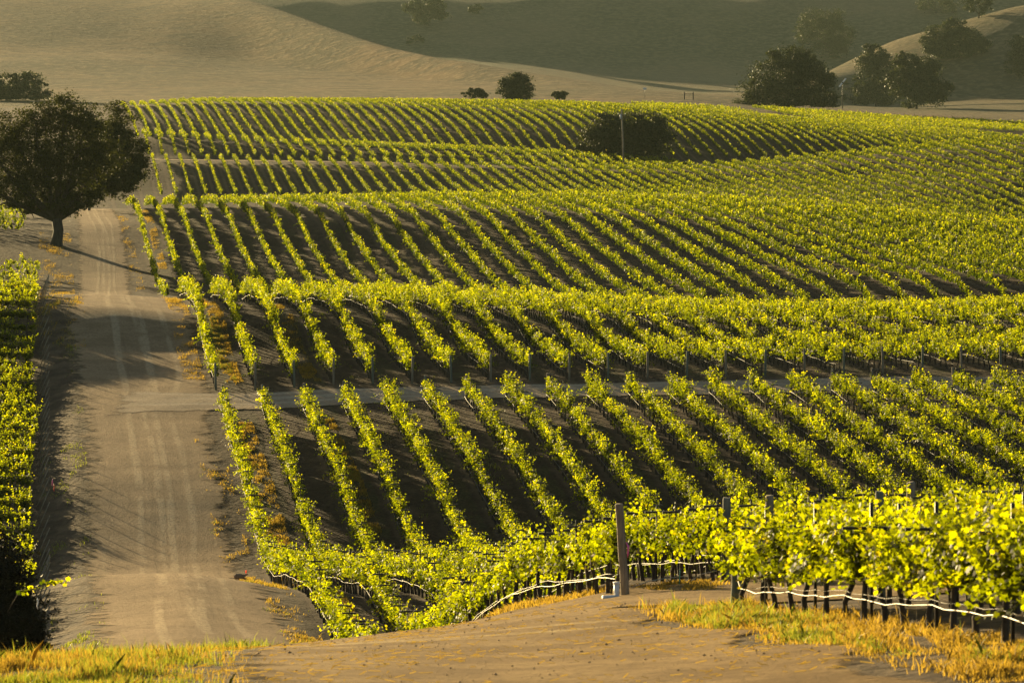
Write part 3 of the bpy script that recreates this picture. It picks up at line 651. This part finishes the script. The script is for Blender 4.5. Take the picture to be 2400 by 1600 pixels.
tree('oak_tree', 'smaller dark oak with a thin trunk, right behind the big oak by the road', 'tree', 205, 482,
     [(268, 278, 46), (250, 330, 55), (305, 345, 42), (300, 395, 46), (240, 400, 50), (325, 385, 26), (215, 415, 34), (275, 432, 28)], 4, 30000, .22, M_OAK, .16, depth=1.4)
FAR = [
 ('oak_tree', 'hazy pale oak on the golden slope behind the big roadside oak', 15, 1120, [(10, 205, 42), (60, 195, 36), (85, 215, 30), (-25, 210, 40), (40, 222, 30)], .35, 7000, .55),
 ('oak_tree', 'compact dark oak standing on the skyline of the far vineyard', 1183, 1010, [(1172, 190, 24), (1196, 192, 25), (1165, 208, 22), (1205, 212, 22), (1185, 215, 24)], .3, 7000, .42),
 ('shrub', 'low dark shrub left of the compact oak above the far vineyard', 1083, 1010, [(1068, 216, 10), (1085, 213, 11), (1100, 214, 12), (1112, 220, 8)], .1, 2500, .38),
 ('shrub', 'small round shrub right of the compact oak above the far vineyard', 1285, 1010, [(1278, 220, 11), (1292, 219, 11), (1285, 216, 9)], .1, 2200, .36),
 ('oak_tree', 'broad round dark oak in the dip behind the wooden utility pole', 1440, 746, [(1390, 300, 42), (1440, 292, 42), (1490, 298, 42), (1365, 325, 36), (1515, 325, 34), (1440, 330, 50), (1400, 345, 34), (1485, 342, 38), (1340, 345, 20)], .4, 22000, .34),
 ('oak_tree', 'large rounded green oak at the right edge of the far vineyard', 1810, 1075, [(1810, 155, 50), (1770, 178, 48), (1860, 180, 46), (1735, 215, 44), (1800, 220, 58), (1875, 222, 46), (1900, 240, 26), (1840, 150, 36), (1720, 240, 30)], .45, 22000, .48),
 ('oak_tree', 'tall hazy oak on the slope above the large rounded oak', 1945, 1500, [(1870, 50, 34), (1910, 48, 32), (1850, 75, 28), (1925, 90, 36), (1890, 95, 34), (1945, 82, 22), (1920, 118, 22), (1850, 115, 20)], .5, 12000, .65),
 ('oak_tree', 'left dark oak of the clump at the foot of the right hillside', 2012, 1290, [(2010, 130, 32), (1990, 160, 32), (2035, 165, 40), (2000, 200, 36), (2040, 215, 34), (1985, 225, 22)], .45, 13000, .58),
 ('oak_tree', 'right dark oak of the clump at the foot of the right hillside', 2105, 1275, [(2090, 150, 34), (2130, 165, 36), (2075, 190, 36), (2125, 205, 42), (2165, 205, 22), (2090, 225, 28), (2150, 220, 22)], .45, 14000, .58),
 ('oak_tree', 'spreading oak halfway up the right hillside above the dark clump', 2190, 1442, [(2150, 85, 34), (2190, 75, 32), (2230, 95, 32), (2170, 115, 30), (2215, 118, 26), (2255, 105, 18), (2140, 110, 20)], .45, 13000, .62),
 ('oak_tree', 'thin-leaved oak on the ridge near the top right corner', 2248, 1480, [(2230, 12, 22), (2262, 8, 20), (2248, 28, 16), (2275, 22, 10)], .4, 2200, .5),
 ('oak_tree', 'sparse pale oak just left of the thin-leaved ridge oak', 2150, 1560, [(2130, 5, 24), (2165, -5, 26), (2180, 15, 18), (2120, 22, 12)], .4, 3200, .55),
 ('oak_tree', 'dark oak with hanging branches at the far right of the hillside', 2345, 1447, [(2340, 110, 30), (2360, 130, 34), (2325, 150, 20), (2350, 160, 20), (2375, 100, 30)], .4, 7000, .52),
 ('scrub_tree', 'thin scraggly tree with bare twigs between the dark oaks', 1958, 1230, [(1950, 200, 14), (1968, 210, 14), (1940, 222, 12), (1975, 190, 10), (1960, 228, 12)], .22, 900, .4),
 ('oak_tree', 'faint hazy oak in the gully of the back hill', 985, 2020, [(955, 18, 24), (990, 12, 28), (1010, 30, 20), (970, 40, 22)], .4, 5000, .8),
 ('shrub', 'small faint bush on the back hill right of the gully oak', 1092, 2050, [(1085, 22, 9), (1098, 20, 10), (1092, 28, 8)], .15, 1200, .7),
 ('shrub', 'dim low bush at the bottom of the gully on the back hill', 955, 1850, [(940, 93, 9), (958, 88, 10), (970, 94, 8)], .15, 900, .6),
]
for i, (nm, lb, u, y, lobes, tr, n, lf) in enumerate(FAR):
    if y > 1200:
        bv = max(b_+.9*r_ for a_, b_, r_ in lobes); yy = np.arange(1060, 3000, 6.0); y0_ = y
        vg = VH-Zg(UX(u, yy), yy)*F/yy; ok = np.nonzero((vg <= bv) & (yy > (1960 if y > 1700 else 0)))[0]
        y = float(yy[ok[0]]) if len(ok) else y
    lobes = list(lobes); lr = np.random.default_rng(i+300)
    for a_, b_, r_ in list(lobes):
        for _ in range(2): t_ = lr.uniform(-.4, 3.5); lobes.append((a_+r_*.8*math.cos(t_), b_-r_*.75*math.sin(t_), r_*lr.uniform(.3, .5)))
    tree(nm, lb, 'tree' if 'tree' in nm else 'shrub', u, y, lobes, 20+i, int(n*1.9), lf*(.95 if y < 1190 else 1.15), M_FAROAK, tr)
def shaded_row_mass():  # stands in for shaded near vine rows, their shade painted black
    rng = np.random.default_rng(5)
    r = tree('shrub', 'black leaf mass at the left edge, standing for the shaded nearest vine rows', 'shrub', 0, 112, [(-30, 1290, 85), (15, 1330, 55), (25, 1400, 60), (50, 1440, 55), (-20, 1420, 90), (0, 1480, 70), (-70, 1340, 110), (80, 1490, 35)], 60, 26000, .11, M_ROW_SHADE, .1)
shaded_row_mass()

# ------------------------------------------------------------------ pole, sign, gate, wind machine
def pole():
    y = 712; p = P(1433, y); h = (p.z*-1+y*(VH-250)/F); root = empty('utility_pole', p); tag(root, 'weathered wooden utility pole in front of the round dark oak', 'pole')
    MB().tube([(0, 0, -.5), (-.2, 0, h*.5), (-.42, 0, h)], [.19, .16, .13], 10).obj('post', M_POST, root)
    MB().box((-.4, -.16, h-1.1), (1.5, .12, .14)).obj('crossarm', M_POST, root, False)
    for x in (-1.05, -.4+.65): MB().tube([(x, -.16, h-1.02), (x, -.16, h-.78)], [.07, .05], 8).obj('insulator', M_WHITE, root)
    MB().tube([(-.62, -.1, h-1.9), (-.62, -.1, h-1.0)], .16, 10).obj('transformer', M_WHITE, root)
pole()
def sign():
    p = P(1481, 1090); z = 1090*(VH-204)/F-p.z; root = empty('small_sign', p); tag(root, 'small white sign on a thin post before the grass hill', 'sign')
    MB().tube([(0, 0, -.3), (0, 0, z)], .05, 6).obj('post', M_STEEL, root); MB().box((0, -.07, z), (1.0, .04, .62)).obj('panel', M_WHITE, root, False)
    MB().box((.05, -.095, z+.05), (.42, .01, .1)).obj('dark_mark', M_STEEL, root, False)
sign()
def gate():
    p = P(1582, 1085); z = 1085*(VH-211)/F-p.z; root = empty('field_gate', p); tag(root, 'dark two-post gate frame with a top rail below the hills', 'gate')
    for x in (-1.25, 1.25): MB().tube([(x, 0, -.3), (x, 0, z)], .17, 8).obj('post', M_DARKWOOD, root)
    MB().tube([(-1.25, 0, z*.72), (1.25, 0, z*.72)], .07, 6).obj('rail', M_DARKWOOD, root)
gate()
def wind():
    y = 1180; p = P(1935, y); z = y*(VH-190)/F-p.z; root = empty('wind_machine', p); tag(root, 'white two-bladed wind machine on a thin mast between the oaks', 'wind machine')
    MB().tube([(0, 0, -.3), (0, 0, z)], [.16, .1], 8).obj('mast', M_STEEL, root)
    rot = Matrix.Rotation(R(-52), 3, 'Y')
    for sg in (-1, 1): MB().box(rot @ Vector((sg*.85, -.4, 0))+Vector((0, 0, z)), (1.6, .08, .45), rot).obj('blade', M_WHITE, root, False)
    MB().tube([(0, -.5, z), (.3, .6, z+.1)], [.25, .3], 8).obj('gearbox', M_DARKWOOD, root)
wind()

# ------------------------------------------------------------------ grass
def blades(name, label, P2, h, mat, rng, kind='stuff', lean=.35, wid=.012, tall=0.0):
    n = len(P2); z = Zg(P2[:, 0], P2[:, 1]); hh = h*rng.uniform(.45, 1.25, n)*np.clip(.75+vnoise(P2[:, 0]*1.3, P2[:, 1]*1.3, 61)*1.2, .25, 1.5); a = rng.uniform(0, 2*np.pi, n)
    hh = np.where(rng.random(n) < tall, np.minimum(hh*rng.uniform(1.3, 1.9, n), .5), hh)
    dx, dy = np.cos(a), np.sin(a); ln = hh*np.abs(rng.normal(0, lean, n)); b = rng.uniform(0, 2*np.pi, n); w = wid*rng.uniform(.5, 1.2, n)
    base = np.stack([P2[:, 0], P2[:, 1], z-.02], -1); W_ = np.stack([dx*w, dy*w, 0*w], -1)
    mid = base+np.stack([np.cos(b)*ln*.3, np.sin(b)*ln*.3, hh*.6], -1); tip = base+np.stack([np.cos(b)*ln, np.sin(b)*ln, hh], -1)
    V = np.stack([base-W_, base+W_, mid+W_*.9, tip, mid-W_*.9], 1).reshape(-1, 3)
    o = link_mesh(name, np_mesh(name, V, 5, mat, rng.random(n))); return tag(o, label, 'grass', kind=kind)
def scatter(rng, n, fu, dens):
    """n tries of fu() -> x,y, kept by noise density"""
    x, y = fu(n); d = vnoise(x*.9, y*.22, 31)+.5+vnoise(x*2.7, y*.8, 32)*.6; k = rng.random(n) < np.clip((d-dens)*3, 0, 1)
    return np.stack([x[k], y[k]], -1)
def strip(rng, s0, s1, y0, y1):
    def f(n):
        y = rng.uniform(y0, y1, n); return X(rng.uniform(s0, s1, n), y), y
    return f
def grass():
    rng = np.random.default_rng(77)
    def left(n):
        y = np.where(rng.random(n) < .55, rng.uniform(53.5, 64, n), rng.uniform(64, 92, n)); u = rng.uniform(-150, 640, n); k = u < 900; return UX(u[k], y[k]), y[k]
    x, y = left(130000); d = vnoise(x*1.1, y*1.1, 31)+.5+vnoise(x*4, y*4, 35)*.7; k = rng.random(len(x)) < np.clip((d-.40)*2.2, 0.03, 1)*np.clip((600-(x*F/y+CX))/520, .0, 1)**1.3
    blades('dry_grass', 'golden grass with taller stalks on the near bank beside the bare dirt', np.stack([x[k], y[k]], -1), .19, M_DRY, rng, wid=.006, tall=.04)
    x, y = left(60000); d = vnoise(x*.8, y*.8, 41)+.5; k = rng.random(len(x)) < np.clip((d-.5)*4, 0, 1)*np.clip((560-(x*F/y+CX))/450, .0, 1)
    p = np.stack([x[k], y[k]], -1)
    y2 = rng.normal(87, 1.6, 1500); u2 = rng.normal(520, 45, 1500); p = np.concatenate([p, np.stack([UX(u2, y2), y2], -1)])
    blades('green_grass', 'upright green grass among the golden grass on the near bank', p, .22, M_GREEN, rng, wid=.006, tall=.04)
    # verge before the nearest vines
    v = scatter(rng, 70000, strip(rng, 11.3, 13.9, 49, 77), .28); k = rng.random(len(v)) < np.clip((v[:, 0]-A_DIR*v[:, 1]-11.2)/1.3, 0, 1)**1.5; v = v[k]; blades('dry_verge_grass', 'golden grass verge along the nearest vine row', v, .17, M_DRY, rng, lean=.55, wid=.009, tall=.05)
    v = scatter(rng, 50000, strip(rng, 11.6, 13.4, 51, 77), .56)
    y2 = rng.uniform(72, 76, 2500); v = np.concatenate([v, np.stack([UX(rng.uniform(1540, 1720, 2500), y2), y2], -1)])
    blades('green_verge_grass', 'fresh green tufts in the golden verge along the nearest vine row', v, .19, M_GREEN, rng, lean=.45, wid=.009, tall=.05)
    # strips beside the first rows
    parts = [scatter(rng, 16000, strip(rng, 8.6, 10.2, 126, 228), .45), scatter(rng, 30000, strip(rng, 11.2, 12.4, 150, 232), .22), scatter(rng, 18000, strip(rng, 16.2, 17.3, 186, 232), .35),
             scatter(rng, 9000, strip(rng, 8.8, 10.2, 246, 300), .45), scatter(rng, 12000, strip(rng, 11.5, 12.6, 246, 300), .35), scatter(rng, 9000, strip(rng, 16.5, 17.6, 246, 290), .4),
             scatter(rng, 7000, strip(rng, 11.6, 12.5, 400, 480), .4), scatter(rng, 6000, strip(rng, 8.4, 9.6, 372, 480), .62),
             scatter(rng, 30000, strip(rng, -1.0, 2.6, 262, 432), .5), scatter(rng, 9000, strip(rng, 12.4, 13.6, 92, 112), .3), scatter(rng, 9000, strip(rng, 14, 17, 85.5, 92), .5)]
    blades('dry_strip_grass', 'dry golden grass strips along the road edges and the first vine rows', np.concatenate(parts), .17, M_DRY, rng, lean=.6, wid=.016)
    parts = [scatter(rng, 9000, strip(rng, 8.4, 10.2, 126, 228), .6), scatter(rng, 9000, strip(rng, 11.4, 12.2, 246, 275), .5), scatter(rng, 9000, strip(rng, 16.2, 17.2, 195, 232), .55),
             scatter(rng, 26000, strip(rng, -.4, 2.2, 120, 290), .66), scatter(rng, 6000, strip(rng, 21.4, 22.3, 195, 232), .55)]
    for k in range(3, 18, 2): parts += [scatter(rng, 2600, strip(rng, S0+2.5*k+.75, S0+2.5*k+1.8, 190, 234), .6), scatter(rng, 2200, strip(rng, S0+2.5*k+.75, S0+2.5*k+1.8, 246, 288), .6)]
    blades('green_strip_grass', 'low green weeds along the road edges and between the first rows', np.concatenate(parts), .15, M_GREEN, rng, lean=.6, wid=.016)
grass()

def clods():
    rng = np.random.default_rng(91); n = 2200; y = rng.uniform(52, 97, n); x = np.where(rng.random(n) < .5, UX(rng.uniform(420, 2100, n), y), UX(rng.normal(1150, 420, n), y))
    k = (x-A_DIR*y < 11.9) & (vnoise(x*.6, y*.3, 71)+.5+rng.normal(0, .2, n) > .45); x, y = x[k], y[k]; n = len(x); r = .008+.022*rng.random(n)**3
    O = np.array([(1, 0, 0), (0, 1, 0), (-1, 0, 0), (0, -1, 0), (0, 0, .8), (0, 0, -.8)]); Fc = np.array([(0, 1, 4), (1, 2, 4), (2, 3, 4), (3, 0, 4), (1, 0, 5), (2, 1, 5), (3, 2, 5), (0, 3, 5)])
    V = np.stack([x, y, Zg(x, y)+.035+r*.3], -1)[:, None, :]+O[None]*r[:, None, None]*rng.uniform(.6, 1.4, (n, 6, 3))
    tag(link_mesh('clods', np_mesh('clods', V.reshape(-1, 3), 3, M_CLOD, faces=(np.arange(n)[:, None, None]*6+Fc[None]).reshape(-1, 3))), 'small clods and stones scattered over the near bare dirt', 'clods', kind='stuff')
clods()
def straw():
    rng = np.random.default_rng(92); n = 4200; y = rng.uniform(52, 99, n); x = UX(rng.uniform(380, 2000, n), y); k = (x-A_DIR*y < 12.2) & (vnoise(x*.5, y*.25, 73)+.5+rng.normal(0, .2, n) > .5); x, y = x[k], y[k]; n = len(x)
    a = rng.uniform(0, np.pi, n); l = rng.uniform(.03, .11, n); d = np.stack([np.cos(a)*l, np.sin(a)*l, rng.normal(0, .15, n)*l], -1); w = np.stack([-np.sin(a), np.cos(a), .8+0*a], -1)*.006
    c = np.stack([x, y, Zg(x, y)+.05], -1); V = np.stack([c-d-w, c+d-w, c+d+w, c-d+w], 1).reshape(-1, 3)
    tag(link_mesh('straw_litter', np_mesh('straw_litter', V, 4, M_DRY, rng.random(n))), 'dry straw litter strewn over the near bare dirt', 'straw', kind='stuff')
straw()

# ------------------------------------------------------------------ hare on the road
def hare():
    y = 163; p = P(553, y); root = empty('hare', p); tag(root, 'brown hare with a glowing red ear running across the dirt road', 'hare')
    V = [((-.2, 0, .24), .085), ((-.08, 0, .27), .10), ((.08, 0, .235), .082), ((.17, 0, .26), .05), ((.24, 0, .31), .052), ((.31, 0, .295), .03),
         ((-.16, .05, .16), .055), ((-.07, .06, .11), .032), ((-.16, .06, .06), .02), ((-.09, .06, .012), .018),
         ((-.24, -.05, .16), .05), ((-.17, -.06, .10), .03), ((-.25, -.06, .05), .02), ((-.18, -.06, .012), .018),
         ((.11, .04, .14), .032), ((.17, .04, .09), .018), ((.2, .04, .012), .015), ((.15, -.04, .15), .03), ((.25, -.04, .13), .018), ((.31, -.04, .1), .015), ((-.29, 0, .26), .035)]
    E = [(0, 1), (1, 2), (2, 3), (3, 4), (4, 5), (0, 6), (6, 7), (7, 8), (8, 9), (0, 10), (10, 11), (11, 12), (12, 13), (2, 14), (14, 15), (15, 16), (2, 17), (17, 18), (18, 19), (0, 20)]
    me = bpy.data.meshes.new('body'); me.from_pydata([v for v, r in V], E, []); me.materials.append(M_FUR)
    o = bpy.data.objects.new('body', me); COL.objects.link(o); o.parent = root
    o.modifiers.new('skin', 'SKIN')
    if not me.skin_vertices: raise RuntimeError('no skin layer')
    for i, (v, r) in enumerate(V): me.skin_vertices[0].data[i].radius = (r, r)
    me.skin_vertices[0].data[1].use_root = True
    o.modifiers.new('sub', 'SUBSURF').render_levels = 2
    for sg in (-1, 1):
        e = [(.225, sg*.02, .34), (.20, sg*.035, .40), (.205, sg*.04, .47), (.225, sg*.035, .50), (.25, sg*.03, .46), (.245, sg*.022, .40)]
        m2 = bpy.data.meshes.new('ear'); m2.from_pydata(e, [], [(0, 1, 2, 3, 4, 5)]); at = m2.attributes.new('rnd', 'FLOAT', 'FACE'); m2.materials.append(M_EAR)
        e2 = bpy.data.objects.new('ear', m2); COL.objects.link(e2); e2.parent = root; e2.modifiers.new('thick', 'SOLIDIFY').thickness = .008
hare()

# ------------------------------------------------------------------ ribbons at the left
def ribbon(u, y, v, l, mat, label):
    p = uvp(u, y, v); mb = MB(); mb.tube([p, p+Vector((.015, 0, -l*.4)), p+Vector((-.012, .01, -l*.75)), p+Vector((.012, 0, -l))], [.008, .024, .02, .014], 6)
    return tag(mb.obj('marker_ribbon', mat), label, 'ribbon')
ribbon(86, 101, 1372, .30, M_WHITE, 'white marker ribbon hanging in front of the black leaf mass')
ribbon(120, 178, 1098, .35, M_PINK, 'pink marker ribbon on a leaning stake left of the road')
ribbon(124, 172, 1110, .35, M_REDTAG, 'red marker ribbon on a leaning stake left of the road')
def shoot():
    rng = np.random.default_rng(3); y = 100.5; a, b = uvp(42, y, 1362), uvp(158, y, 1338); n = 46; f = rng.random(n)
    pos = np.array([a.lerp(b, t)+Vector((rng.normal(0, .03), rng.normal(0, .05), rng.normal(0, .05)+.10*math.sin(t*3))) for t in f]); nr = rng.normal(0, .5, (n, 3)); nr[:, 2] += .4
    r = empty('vine_shoot', a); tag(r, 'long sunlit vine shoot sticking out across the black leaf mass', 'vine shoot')
    child_mesh('leaf_spray', leaves_mesh('leaf_spray', pos, nr, rng.uniform(.08, .13, n), LOBED, M_VINE, rng), r)
    child_mesh('stem', MB().tube([a+Vector((-.3, .1, -.5)), a, a.lerp(b, .5)+Vector((0, 0, .1)), b], [.012, .01, .008, .004], 5).mesh('stem', M_BARK), r)
shoot()

# ------------------------------------------------------------------ haze
def haze():
    me = bpy.data.meshes.new('haze'); bm = bmesh.new(); bmesh.ops.create_cube(bm, size=1); bm.to_mesh(me); bm.free()
    zmin, zmax = float(ZG.min())-1.5, float(ZG.max())+25
    o = link_mesh('haze', me); o.location = (0, 1850, (zmin+zmax)/2); o.scale = (3000, 3820, zmax-zmin); tag(o, kind='stuff')
    m, t, out = nodes('haze_air'); v = N(t, 'VolumePrincipled'); v.inputs['Color'].default_value = (.27, .34, .29, 1); v.inputs['Density'].default_value = .00005; v.inputs['Anisotropy'].default_value = .3
    t.links.new(v.outputs[0], out.inputs['Volume']); me.materials.append(m)
haze()
